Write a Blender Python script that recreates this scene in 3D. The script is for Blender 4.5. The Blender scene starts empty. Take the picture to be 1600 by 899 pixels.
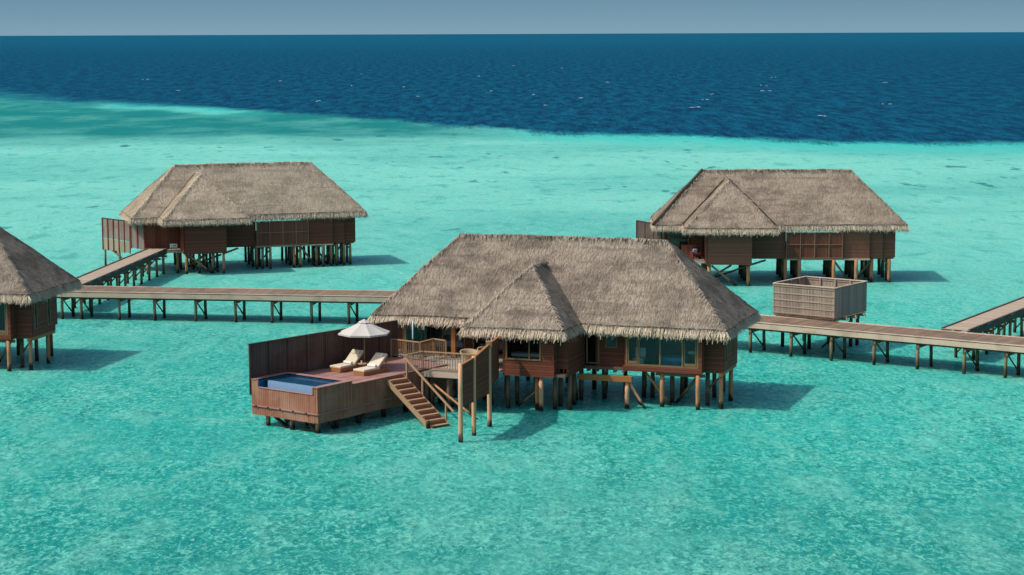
import bpy, math, random
from mathutils import Vector, noise
R = math.radians
random.seed(7)
S = bpy.context.scene
COL = S.collection

# ------------------------------------------------------------------ mesh helper
class MB:
    def __init__(s): s.v = []; s.f = []; s.m = []
    def poly(s, pts, mi=0):
        n = len(s.v); s.v += [tuple(p) for p in pts]; s.f.append(tuple(range(n, n+len(pts)))); s.m.append(mi)
    def hexa(s, b, t, mi=0):                       # bottom quad (ccw from above), top quad
        n = len(s.v); s.v += [tuple(p) for p in b] + [tuple(p) for p in t]
        for q in ((3,2,1,0),(4,5,6,7),(0,1,5,4),(1,2,6,5),(2,3,7,6),(3,0,4,7)):
            s.f.append(tuple(n+i for i in q)); s.m.append(mi)
    def box(s, x0, x1, y0, y1, z0, z1, mi=0):
        b = [(x0,y0),(x1,y0),(x1,y1),(x0,y1)]
        s.hexa([(x,y,z0) for x,y in b], [(x,y,z1) for x,y in b], mi)
    def beam(s, p, q, w, h, mi=0, up=(0,0,1)):     # rectangular bar from p to q, centred
        p = Vector(p); q = Vector(q); d = (q-p).normalized(); u = Vector(up)
        if abs(d.dot(u)) > .98: u = Vector((0,1,0))
        sd = d.cross(u).normalized(); u = sd.cross(d)
        a = sd*w/2; b = u*h/2
        s.hexa([p-a-b, p+a-b, q+a-b, q-a-b], [p-a+b, p+a+b, q+a+b, q-a+b], mi)
    def tube(s, p, q, r0, r1=None, n=9, mi=0, wob=0.0, seg=1):
        r1 = r0 if r1 is None else r1
        p = Vector(p); q = Vector(q); d = (q-p).normalized()
        u = Vector((1,0,0)) if abs(d.x) < .9 else Vector((0,1,0))
        a = d.cross(u).normalized(); b = d.cross(a)
        k = len(s.v)
        for j in range(seg+1):
            t = j/seg; c = p.lerp(q, t); r = r0+(r1-r0)*t
            if 0 < j < seg and wob: c = c + a*random.uniform(-wob,wob) + b*random.uniform(-wob,wob)
            if wob: r *= random.uniform(.93,1.07)
            for i in range(n):
                g = 2*math.pi*i/n; s.v.append(tuple(c + a*(r*math.cos(g)) + b*(r*math.sin(g))))
        for j in range(seg):
            for i in range(n):
                i2 = (i+1) % n
                s.f.append((k+j*n+i, k+j*n+i2, k+(j+1)*n+i2, k+(j+1)*n+i)); s.m.append(mi)
        s.f.append(tuple(k+i for i in reversed(range(n)))); s.m.append(mi)
        s.f.append(tuple(k+seg*n+i for i in range(n))); s.m.append(mi)
    def grid(s, A, B, C, D, nu, nv, fn=None, mi=0):  # A-B bottom, D-C top
        A, B, C, D = map(Vector, (A,B,C,D)); k = len(s.v)
        for j in range(nv+1):
            for i in range(nu+1):
                p = A.lerp(B, i/nu).lerp(D.lerp(C, i/nu), j/nv)
                if fn: p = fn(p)
                s.v.append(tuple(p))
        for j in range(nv):
            for i in range(nu):
                a = k+j*(nu+1)+i
                s.f.append((a, a+1, a+nu+2, a+nu+1)); s.m.append(mi)
    def lathe(s, c, prof, n=24, mi=0, fn=None):
        k = len(s.v); c = Vector(c)
        for r, z in prof:
            for i in range(n):
                g = 2*math.pi*i/n; p = Vector((r*math.cos(g), r*math.sin(g), z))
                if fn: p = fn(p)
                s.v.append(tuple(c+p))
        for j in range(len(prof)-1):
            for i in range(n):
                i2 = (i+1) % n
                s.f.append((k+j*n+i, k+j*n+i2, k+(j+1)*n+i2, k+(j+1)*n+i)); s.m.append(mi)
    def build(s, name, mats, parent=None, smooth=False, bevel=0):
        me = bpy.data.meshes.new(name); me.from_pydata(s.v, [], s.f)
        mats = mats if isinstance(mats, (list, tuple)) else [mats]
        for m in mats: me.materials.append(m)
        me.polygons.foreach_set('material_index', s.m)
        if smooth: me.polygons.foreach_set('use_smooth', [True]*len(s.f))
        me.update()
        o = bpy.data.objects.new(name, me); COL.objects.link(o)
        if parent: o.parent = parent
        if bevel:
            b = o.modifiers.new('b', 'BEVEL'); b.width = bevel; b.segments = 2; b.limit_method = 'ANGLE'
        return o

def tag(o, label=None, cat=None, group=None, kind=None):
    if label: o['label'] = label
    if cat: o['category'] = cat
    if group: o['group'] = group
    if kind: o['kind'] = kind
    return o
def thing(name, label, cat, loc=(0,0,0), rz=0, group=None):
    o = bpy.data.objects.new(name, None); COL.objects.link(o)
    o.location = loc; o.rotation_euler = (0,0,rz); o.empty_display_size = .3
    return tag(o, label, cat, group)

# ------------------------------------------------------------------ node helper
class NT:
    def __init__(s, name):
        s.mat = bpy.data.materials.new(name); s.mat.use_nodes = True
        s.t = s.mat.node_tree; s.t.nodes.clear()
        s.out = s.n('ShaderNodeOutputMaterial')
    def n(s, typ, ins=None, **kw):
        nd = s.t.nodes.new(typ)
        for k, v in kw.items(): setattr(nd, k, v)
        for k, v in (ins or {}).items(): s.set(nd, k, v)
        return nd
    def set(s, nd, k, v):
        sock = nd.inputs[k]
        if isinstance(v, bpy.types.NodeSocket): s.t.links.new(v, sock)
        elif isinstance(v, bpy.types.Node): s.t.links.new(v.outputs[0], sock)
        else:
            if sock.type == 'RGBA' and len(v) == 3: v = (*v, 1)
            sock.default_value = v
    def math(s, op, a, b=0.0, c=None, clamp=False):
        nd = s.n('ShaderNodeMath', {0: a, 1: b}, operation=op, use_clamp=clamp)
        if c is not None: s.set(nd, 2, c)
        return nd.outputs[0]
    def mix(s, f, a, b, blend='MIX'):
        nd = s.n('ShaderNodeMix', data_type='RGBA', blend_type=blend, clamp_factor=True)
        s.set(nd, 0, f); s.set(nd, 6, a); s.set(nd, 7, b)
        return nd.outputs[2]
    def sm(s, x, a, b, lo=0.0, hi=1.0):
        return s.n('ShaderNodeMapRange', {0: x, 1: a, 2: b, 3: lo, 4: hi}, interpolation_type='SMOOTHSTEP').outputs[0]
    def noise(s, vec, scale, detail=3, rough=.5, dist=0.0):
        return s.n('ShaderNodeTexNoise', {'Vector': vec, 'Scale': scale, 'Detail': detail, 'Roughness': rough, 'Distortion': dist}).outputs[0]
    def scl(s, vec, x, y, z, off=(0,0,0)):
        return s.n('ShaderNodeMapping', {'Vector': vec, 'Scale': (x,y,z), 'Location': off}).outputs[0]
    def obj(s): return s.n('ShaderNodeTexCoord').outputs['Object']
    def geo(s): return s.n('ShaderNodeNewGeometry')
    def bump(s, h, strength=.5, dist=.02):
        return s.n('ShaderNodeBump', {'Height': h, 'Strength': strength, 'Distance': dist}).outputs[0]
    def finish(s, col, rough=.7, normal=None, spec=.3, **extra):
        b = s.n('ShaderNodeBsdfPrincipled', {'Base Color': col, 'Roughness': rough, 'Specular IOR Level': spec})
        if normal is not None: s.set(b, 'Normal', normal)
        for k, v in extra.items(): s.set(b, k.replace('_', ' '), v)
        s.t.links.new(b.outputs[0], s.out.inputs[0])
        return s.mat

def m_thatch(name, lo, hi, grime=.5):
    t = NT(name); P = t.obj(); g = t.geo()
    rnd = g.outputs['Random Per Island']
    n1 = t.noise(t.scl(P, 9, 9, 3), 1.0, 4, .65)
    n2 = t.noise(t.scl(P, .5, .5, .9), 1.0, 4, .6)
    n3 = t.noise(t.scl(P, .25, 2.2, 3.0, (7,3,1)), 1.0, 3, .6)     # courses of laid palm, parallel to the eave
    f = t.math('ADD', t.math('MULTIPLY', n1, .45), t.math('MULTIPLY', rnd, .55))
    c = t.mix(f, lo, hi)
    c = t.mix(t.sm(n2, .42, .66, 0, grime), c, tuple(x*.62 for x in lo))
    c = t.mix(t.sm(n3, .52, .66, 0, .28), c, tuple(x*.7 for x in lo))
    return t.finish(c, .95, t.bump(n1, .5, .05), .08)

def m_boards(name, lo, hi, axis, w, grain=.5, rough=.65, wear=None, spec=.2):
    """boards laid across `axis` (0 x, 1 y, 2 z), grooves between"""
    t = NT(name); P = t.obj()
    sep = t.n('ShaderNodeSeparateXYZ', {0: P})
    if axis == 3: a = t.math('ADD', sep.outputs[0], t.math('MULTIPLY', sep.outputs[1], 1.0))
    else: a = sep.outputs[axis]
    q = t.math('DIVIDE', a, w)
    idx = t.math('FLOOR', q); fr = t.math('FRACT', q)
    r = t.n('ShaderNodeTexWhiteNoise', {'W': idx}, noise_dimensions='1D').outputs[0]
    sc = [3, 3, 3]
    if axis == 3: sc = [14, 14, 1]
    else:
        sc = [1.2, 1.2, 1.2]; sc[axis] = 22
    gn = t.noise(t.scl(P, *sc), 1.0, 4, .65)
    big = t.noise(P, .7, 3, .6)
    f = t.math('ADD', t.math('MULTIPLY', r, .55), t.math('MULTIPLY', gn, grain), clamp=True)
    c = t.mix(f, lo, hi)
    if wear: c = t.mix(t.sm(big, .42, .7, 0, .8), c, wear)
    edge = t.math('MINIMUM', fr, t.math('SUBTRACT', 1.0, fr))
    gap = t.sm(edge, 0.0, .09)
    c = t.mix(gap, tuple(x*.25 for x in lo), c)
    h = t.math('ADD', gap, t.math('MULTIPLY', gn, .15))
    return t.finish(c, rough, t.bump(h, .7, .02), spec)

def m_wood(name, lo, hi, rough=.7, spec=.2, sx=(2,2,14), wear=None):
    t = NT(name); P = t.obj(); g = t.geo(); rnd = g.outputs['Random Per Island']
    gn = t.noise(t.scl(P, *sx), 1.0, 4, .65)
    f = t.math('ADD', t.math('MULTIPLY', rnd, .6), t.math('MULTIPLY', gn, .45), clamp=True)
    c = t.mix(f, lo, hi)
    if wear: c = t.mix(t.sm(t.noise(P, .8, 4, .6), .45, .7, 0, .75), c, wear)
    return t.finish(c, rough, t.bump(gn, .4, .01), spec)

def m_pile(name, lo, hi, w0=.2, w1=.5):
    t = NT(name); P = t.obj(); g = t.geo()
    z = t.n('ShaderNodeSeparateXYZ', {0: g.outputs['Position']}).outputs[2]
    gn = t.noise(t.scl(P, 9, 9, 1.2), 1.0, 4, .65)
    c = t.mix(gn, lo, hi)
    zz = t.math('ADD', z, t.math('MULTIPLY', t.math('SUBTRACT', t.noise(t.scl(P, 5, 5, 2), 1.0, 3), .5), .9))
    c = t.mix(t.sm(zz, w0, w1, .85, 0), c, (.035, .04, .022))      # weed and barnacles near the waterline
    c = t.mix(t.sm(zz, .12, .24, .92, 0), c, (.012, .014, .01))
    return t.finish(c, .8, t.bump(gn, .5, .02), .2)

def m_plain(name, col, rough=.6, spec=.3, var=.12, scale=6, bump=.15, **kw):
    t = NT(name); P = t.obj(); n = t.noise(P, scale, 4, .6)
    c = t.mix(n, tuple(x*(1-var) for x in col), tuple(min(1, x*(1+var)) for x in col))
    return t.finish(c, rough, t.bump(t.noise(P, scale*5, 3), bump, .01), spec, **kw)

def m_glass(name, tint=(.75,.85,.85), refl=1.0):
    t = NT(name)
    tr = t.n('ShaderNodeBsdfTransparent', {0: tint}); gl = t.n('ShaderNodeBsdfGlossy', {0: (.9,.95,1), 'Roughness': .03})
    fr = t.n('ShaderNodeFresnel', {'IOR': 1.6})
    mx = t.n('ShaderNodeMixShader', {0: t.math('ADD', t.math('MULTIPLY', fr.outputs[0], refl), .0, clamp=True), 1: tr, 2: gl})
    t.t.links.new(mx.outputs[0], t.out.inputs[0]); return t.mat

M = {}
M['thatch_main'] = m_thatch('thatch_main', (.12,.095,.072), (.64,.535,.42))
M['thatch_left'] = m_thatch('thatch_left', (.21,.165,.118), (.88,.735,.555), .35)
M['thatch_right'] = m_thatch('thatch_right', (.145,.112,.083), (.70,.575,.445), .45)
M['dark_and_shade'] = m_thatch('thatch_dark_and_shade', (.04,.034,.026), (.10,.085,.06))  # dark tubes: painted shade at valleys and eaves, darker left hip
M['fringe'] = m_thatch('thatch_fringe', (.33,.255,.175), (.92,.77,.58), .1)
M['wall'] = m_boards('wall_boards', (.13,.036,.021), (.245,.074,.043), 2, .14, .5)
M['wall_grey'] = m_boards('wall_boards_weathered', (.20,.068,.042), (.30,.118,.075), 2, .13, .5)
M['slat'] = m_boards('upright_slats', (.14,.043,.027), (.26,.095,.058), 3, .10, .5)
M['fence'] = m_boards('fence_boards', (.075,.042,.032), (.135,.078,.06), 3, .16, .5, wear=(.14,.10,.085))
M['fence_grey'] = m_boards('fence_grey_boards', (.20,.16,.14), (.37,.32,.28), 3, .14, .5, wear=(.26,.13,.10))
M['fence_pale'] = m_boards('fence_pale_boards', (.22,.19,.13), (.48,.42,.30), 3, .14, .6)
M['skirt'] = m_boards('pool_cladding', (.25,.088,.052), (.43,.185,.115), 3, .13, .6, wear=(.46,.245,.165))
M['deck'] = m_wood('pool_deck_boards', (.24,.105,.09), (.42,.235,.205), .6, .3, (2,2,2), wear=(.38,.25,.22))
M['jetty'] = m_wood('jetty_planks', (.145,.098,.066), (.29,.208,.145), .8, .2, (3,3,3), wear=(.14,.10,.07))
M['jetty_pale'] = m_wood('jetty_branch_planks', (.31,.24,.175), (.49,.39,.29), .8, .2, (3,3,3))
M['fascia'] = m_wood('fascia_boards', (.44,.335,.245), (.70,.565,.435), .8, .2, (1,1,14), wear=(.37,.275,.20))
M['kerb'] = m_wood('kerb_boards', (.05,.045,.04), (.11,.095,.08), .8, .2, (1,1,14))
M['terrace'] = m_wood('terrace_boards', (.25,.22,.18), (.42,.37,.31), .75, .2, (3,3,3))
M['rail'] = m_wood('railing_wood', (.26,.145,.07), (.46,.29,.15), .65, .25, (3,3,10))
M['rail_grey'] = m_wood('stair_wood', (.27,.165,.095), (.46,.30,.18), .7, .2, (2,2,12))
M['tread'] = m_wood('stair_treads', (.20,.07,.04), (.34,.15,.085), .7, .2, (3,3,3))
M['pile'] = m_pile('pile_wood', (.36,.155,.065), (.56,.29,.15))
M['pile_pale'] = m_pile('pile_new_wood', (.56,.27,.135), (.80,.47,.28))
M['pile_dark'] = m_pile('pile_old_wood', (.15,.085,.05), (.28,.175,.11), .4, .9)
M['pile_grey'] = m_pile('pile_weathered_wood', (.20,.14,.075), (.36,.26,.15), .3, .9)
M['orange'] = m_wood('oiled_beam', (.28,.105,.028), (.44,.19,.06), .55, .3, (3,3,12))
M['frame'] = m_wood('window_frame_wood', (.16,.10,.045), (.27,.18,.085), .6, .3, (4,4,8))
M['screen_frame'] = m_wood('screen_frame_wood', (.20,.085,.05), (.33,.16,.10), .6, .3, (4,4,8))
M['glass'] = m_glass('window_glass', (.72,.84,.84), .8)
M['floor'] = m_plain('room_floor', (.16,.12,.09), .6)
M['room'] = m_plain('room_wall', (.14,.13,.12), .8)
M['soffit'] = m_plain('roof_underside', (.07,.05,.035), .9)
M['enclosure'] = m_wood('enclosure_slats', (.23,.18,.14), (.43,.355,.285), .85, .15, (12,12,1))
M['white'] = m_plain('white_enamel', (.75,.75,.73), .35, .5)
M['canvas'] = m_plain('parasol_canvas', (.52,.495,.45), .85, .1, .05, 20)
M['cream'] = m_plain('cream_cushion', (.64,.56,.42), .9, .1, .06, 14)
M['towel'] = m_plain('white_towel', (.8,.79,.76), .95, .05, .05, 30)
M['teak'] = m_wood('lounger_teak', (.30,.115,.035), (.46,.21,.075), .5, .35, (8,8,2))
M['wicker'] = m_plain('woven_wicker', (.44,.33,.21), .8, .2, .35, 40, .5)
M['mosaic'] = m_plain('pool_mosaic_light', (.22,.34,.52), .25, .5, .4, 14)
M['mosaic_dark'] = m_plain('pool_mosaic_dark', (.03,.19,.38), .25, .5, .3, 14)
M['poolwater'] = m_plain('pool_water', (.008,.075,.15), .05, .5, .45, 2.5, .3)
M['steel'] = m_plain('shower_steel', (.42,.55,.56), .3, .6)
M['blue'] = m_plain('tub_blue', (.05,.30,.50), .3, .5)
M['red'] = m_plain('red_fabric', (.12,.022,.016), .8)
M['black'] = m_plain('black_paint', (.02,.02,.02), .6)
M['linen'] = m_plain('bed_linen', (.55,.6,.7), .9)
M['foam'] = m_plain('sea_foam', (.5,.57,.6), .7)

# ------------------------------------------------------------------ water
def m_water():
    t = NT('lagoon_and_ocean'); P = t.geo().outputs['Position']
    sp = t.n('ShaderNodeSeparateXYZ', {0: P}); X, Y = sp.outputs[0], sp.outputs[1]
    # reef edge as y(x)
    pts = [(-600,1750),(-184,717),(-131,609),(-100,578),(-68,531),(-30,476),(-11,431),(13,402),(37.5,387),(60,370),(93,359),(600,150)]
    fc = t.n('ShaderNodeFloatCurve'); cv = fc.mapping.curves[0]
    nx = lambda x: (x+600)/1200
    while len(cv.points) > 2: cv.points.remove(cv.points[1])
    cv.points[0].location = (nx(pts[0][0]), pts[0][1]/2000); cv.points[-1].location = (nx(pts[-1][0]), pts[-1][1]/2000)
    for x, y in pts[1:-1]: cv.points.new(nx(x), y/2000)
    for p in cv.points: p.handle_type = 'VECTOR'
    fc.mapping.update()
    t.set(fc, 1, t.n('ShaderNodeMapRange', {0: X, 1: -600, 2: 600, 3: 0, 4: 1}).outputs[0])
    Yb = t.math('MULTIPLY', fc.outputs[0], 2000)
    wob = t.math('MULTIPLY', t.math('SUBTRACT', t.noise(t.scl(P, .05, .02, 1), 1.0, 6, .7), .5), 60)
    d = t.math('ADD', t.math('SUBTRACT', Y, Yb), wob)
    # bed colours, with caustic and ripple light painted over them by fin and fin2
    big = t.noise(t.scl(P, .035, .02, 1), 1.0, 4, .6)
    med = t.noise(t.scl(P, .35, .17, 1), 1.0, 5, .62, .6)
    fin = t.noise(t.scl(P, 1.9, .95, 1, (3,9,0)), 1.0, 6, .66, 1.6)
    shade = t.noise(t.scl(P, .016, .022, 1, (3,1,0)), 1.0, 3, .5)
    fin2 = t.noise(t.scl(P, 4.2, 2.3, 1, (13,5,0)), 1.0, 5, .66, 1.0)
    c = t.mix(t.sm(Y, 60, 108), (.003,.160,.135), (.016,.300,.245))
    c = t.mix(t.sm(Y, 108, 215), c, (.112,.415,.335))
    c = t.mix(t.sm(shade, .36, .58, .45, 0), c, (.003,.18,.16))
    c = t.mix(t.sm(big, .42, .66, 0, .55), c, (.085,.36,.285))
    c = t.mix(t.sm(med, .46, .68, 0, .40), c, (.12,.39,.30))
    c = t.mix(t.sm(med, .30, .47, .5, 0), c, (.004,.145,.128))
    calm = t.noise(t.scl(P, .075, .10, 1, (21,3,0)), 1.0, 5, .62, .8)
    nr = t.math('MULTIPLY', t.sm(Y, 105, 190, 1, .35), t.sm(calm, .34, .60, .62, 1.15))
    c = t.mix(t.math('MULTIPLY', t.sm(fin, .50, .64), t.math('MULTIPLY', nr, .55)), c, (.105,.44,.345))  # caustic web: pale light and dark gaps painted into the water colour
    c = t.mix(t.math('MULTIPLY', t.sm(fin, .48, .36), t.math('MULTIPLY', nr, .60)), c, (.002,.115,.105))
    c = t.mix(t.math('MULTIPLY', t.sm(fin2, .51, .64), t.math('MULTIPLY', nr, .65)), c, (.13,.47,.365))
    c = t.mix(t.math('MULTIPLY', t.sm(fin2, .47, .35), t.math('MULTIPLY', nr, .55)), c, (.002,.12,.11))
    # scattered coral heads
    cor = t.noise(t.scl(P, .22, .075, 1, (5,2,0)), 1.0, 3, .55, .3)
    cor2 = t.noise(t.scl(P, .02, .012, 1, (1,8,0)), 1.0, 2, .5)
    cm = t.math('MULTIPLY', t.math('MULTIPLY', t.sm(cor, .635, .69), t.sm(cor2, .42, .56)), t.sm(Y, 115, 160))
    c = t.mix(t.math('MULTIPLY', cm, .8), c, (.003,.085,.10))
    # seagrass meadow on the far left of the shelf
    lowY = t.math('ADD', Y, t.math('MULTIPLY', t.math('SUBTRACT', t.noise(t.scl(P, .03, .02, 1, (9,1,0)), 1.0, 4, .6), .5), 120))
    m1 = t.sm(lowY, 345, 415)
    m2 = t.sm(X, -25, 25, 1, 0)
    B = t.math('MULTIPLY', t.sm(X, -145, -110), t.sm(X, -78, -52, 1, 0))
    m3 = t.sm(t.math('SUBTRACT', d, t.math('SUBTRACT', 55, t.math('MULTIPLY', B, 85))), -22, 8, 1, 0)
    gr = t.sm(t.noise(t.scl(P, .06, .03, 1, (2,4,0)), 1.0, 5, .65), .32, .58)
    mm = t.math('MULTIPLY', t.math('MULTIPLY', m1, m2), t.math('MULTIPLY', m3, t.math('ADD', t.math('MULTIPLY', gr, .26), .72)))
    c = t.mix(mm, c, (.002,.105,.102))
    # deep ocean
    soft = t.sm(X, -150, -50, 1, 0)
    shelf = t.sm(t.math('DIVIDE', d, t.math('ADD', 1.0, t.math('MULTIPLY', soft, 2.2))), -18, 9)
    strip = t.math('MULTIPLY', t.sm(d, -60, -12), t.math('ADD', B, t.sm(X, -15, 15), clamp=True))
    c = t.mix(t.math('MULTIPLY', strip, t.math('SUBTRACT', 1.0, t.math('MULTIPLY', mm, .5))), c, (.03,.33,.28))
    dn = t.noise(t.scl(P, .30, .045, 1), 1.0, 6, .74)
    deep = t.mix(t.sm(dn, .36, .64), (.001,.036,.088), (.002,.095,.172))  # light and dark of the waves painted into the sea colour
    deep = t.mix(t.sm(Y, 700, 5000, 0, .55), deep, (.003,.105,.18))  # paler towards the horizon, distance haze painted into the colour
    c = t.mix(shelf, c, deep)
    # waves
    w1 = t.noise(t.scl(P, 1.5, 1.1, 1, (0,0,0)), 1.0, 5, .6, .5)
    w2 = t.noise(t.scl(P, .45, .35, 1, (4,4,0)), 1.0, 3, .5, .4)
    w3 = t.noise(t.scl(P, .30, .13, 1, (8,4,0)), 1.0, 5, .65, .3)
    w4 = t.noise(t.scl(P, .075, .028, 1, (8,7,0)), 1.0, 5, .65, .3)
    h = t.math('ADD', t.math('MULTIPLY', w1, .16), t.math('MULTIPLY', w2, .30))
    far = t.math('ADD', t.math('MULTIPLY', w3, 2.6), t.math('MULTIPLY', w4, 6.0))
    h = t.math('ADD', h, t.math('MULTIPLY', far, t.math('ADD', t.math('MULTIPLY', shelf, .85), .02)))
    nrm = t.bump(h, .9, 1.0)
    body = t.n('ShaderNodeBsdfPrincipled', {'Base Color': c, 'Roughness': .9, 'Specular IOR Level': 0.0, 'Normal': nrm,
        'Subsurface Weight': t.math('SUBTRACT', .8, t.math('MULTIPLY', shelf, .8)), 'Subsurface Radius': (.2,1.0,1.2), 'Subsurface Scale': 1.6})
    skin = t.n('ShaderNodeBsdfGlossy', {'Roughness': .16, 'Normal': nrm})
    fr = t.n('ShaderNodeFresnel', {'IOR': 1.33, 'Normal': nrm})
    mx = t.n('ShaderNodeMixShader', {0: t.math('MINIMUM', t.math('MULTIPLY', fr.outputs[0], .42), t.math('SUBTRACT', .07, t.math('MULTIPLY', shelf, .025))), 1: body, 2: skin})   # wave slopes keep the mean reflectance of a ruffled sea low
    t.t.links.new(mx.outputs[0], t.out.inputs[0])
    return t.mat
mb = MB(); W = 80000
mb.poly([(-W,-2000,0),(W,-2000,0),(W,W,0),(-W,W,0)])
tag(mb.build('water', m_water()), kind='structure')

# whitecaps far out
mb = MB()
for x, y, w in ((-62,780,2.2),(-100,860,3),(-75,1010,3),(-40,760,3.6),(-15,950,3.2),(-8,700,3),(7,655,2.6),(10,560,2.4),(22,620,3),(50,540,4.6),(58,600,3.6),(66,655,2.8),(88,690,4.2),(96,760,3.6),(105,560,3.6),(118,900,4),(150,800,3.6),(40,820,3),(-120,720,2.4),(-165,900,3),(-30,640,1.8),(75,480,2.6),(30,1150,4),(125,455,3.4),(-58,600,1.6),(0,1250,5),(170,640,3)):
    for k in range(2):
        cx = x+random.uniform(-w,w)*.35; cy = y+random.uniform(-3,3); L = w*random.uniform(.08,.24); D = random.uniform(.2,.5); H = random.uniform(.04,.11)
        n = 7; top = []; 
        for i in range(n+1):
            u = -1+2*i/n; top.append((cx+u*L, cy+random.uniform(-.2,.2), H*(1-u*u)*random.uniform(.6,1.1)+.03))
        for i in range(n):
            a, b = top[i], top[i+1]
            mb.poly([(a[0],a[1]-D,.01),(b[0],b[1]-D,.01),b,a]); mb.poly([a,b,(b[0],b[1]+D,.01),(a[0],a[1]+D,.01)])
tag(mb.build('sea_foam', M['foam']), 'white foam of small breaking crests scattered over the dark blue ocean', 'foam', kind='stuff')

# ------------------------------------------------------------------ thatch
def jit(p, amp=.05):
    return Vector((p.x, p.y, p.z + amp*noise.noise(p*.4)*1.5 + amp*.6*noise.noise(p*1.7+Vector((5,2,9)))))
def blades(mb, A, B, C, D, dens, skip=None, mi=0, ln=(.14,.30), wd=(.014,.034)):
    A, B, C, D = map(Vector, (A,B,C,D))
    nrm = (B-A).cross(D-A) if (D-A).length > .01 else (B-A).cross(C-A)
    nrm.normalize()
    if nrm.z < 0: nrm = -nrm
    down = Vector((nrm.x*nrm.z, nrm.y*nrm.z, -(nrm.x**2+nrm.y**2))).normalized(); side = down.cross(nrm)
    for (p, q, r) in ((A,B,C),(A,C,D)):
        ar = (q-p).cross(r-p).length/2
        for _ in range(int(ar*dens)):
            a, b = random.random(), random.random()
            if a+b > 1: a, b = 1-a, 1-b
            o = p + (q-p)*a + (r-p)*b
            if skip and skip(o): continue
            o = jit(o) + nrm*.012
            L = random.uniform(*ln); w = random.uniform(*wd)
            tip = o + down*L + side*random.gauss(0,.06) + nrm*random.uniform(.0,.05)
            s2 = side*(w/2)
            mb.poly([o-s2, o+s2, tip+s2*.35, tip-s2*.35], mi)
FL_ = [.32,.58]
def fringe(mb, A, B, out, per=54, ln=None, mi=1, drop=.0):
    ln = ln or FL_
    A = Vector(A); B = Vector(B); e = (B-A); n = int(e.length*per); e.normalize(); out = Vector(out)
    m_ = max(2, int((B-A).length/.5))
    for i in range(m_):
        a_, b_ = jit(A.lerp(B, i/m_)), jit(A.lerp(B, (i+1)/m_))
        mb.tube(a_+out*.02-Vector((0,0,.01)), b_+out*.02-Vector((0,0,.01)), random.uniform(.02,.035), random.uniform(.02,.035), 6, 2)  # dark tube put in as the shadow line above the fringe
    for lay in range(4):
        for _ in range(n):
            o = A.lerp(B, random.random()); o = jit(o); o.z -= .03+.055*lay+drop; o -= out*(.03+.04*lay)
            L = random.uniform(*ln)*(1-.06*lay); fl = random.uniform(.42,.72) - .09*lay
            if random.random() < .08: L *= random.uniform(1.15,1.45)
            tip = o + out*(L*fl) + Vector((0,0,-1))*(L*math.sqrt(max(.1,1-fl*fl))) + e*random.gauss(0,.06)
            w = e*random.uniform(.009,.024)
            mb.poly([o-w, o+w, tip+w*.5, tip-w*.5], mi)
def hiproll(mb, p, q, r=.05, mi=0, dens=60):
    p = Vector(p); q = Vector(q); n = max(3, int((q-p).length/.5))
    ps = [jit(p.lerp(q, i/n)) for i in range(n+1)]
    for a, b in zip(ps, ps[1:]): mb.tube(a-Vector((0,0,.02)), b-Vector((0,0,.02)), r, r, 8, mi)
    d = (q-p).normalized(); 
    for _ in range(int((q-p).length*dens)):
        o = jit(p.lerp(q, random.random())); g = random.uniform(-1.3,1.3)
        sd = d.cross(Vector((0,0,1))).normalized(); up = sd.cross(d)
        rad = (sd*math.sin(g)+up*math.cos(g)); o = o + rad*(r*.95)
        tn = (sd*math.cos(g)-up*math.sin(g)) * (1 if g > 0 else -1)
        dn = Vector((0,0,-1)); dn = (dn - rad*dn.dot(rad)).normalized() if abs(rad.z) < .99 else tn
        tip = o + (tn*.5+dn*.6)*random.uniform(.15,.35) + rad*random.uniform(0,.03); w = (tip-o).cross(rad).normalized()*random.uniform(.02,.04)
        mb.poly([o-w,o+w,tip+w*.3,tip-w*.3], mi)

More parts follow.
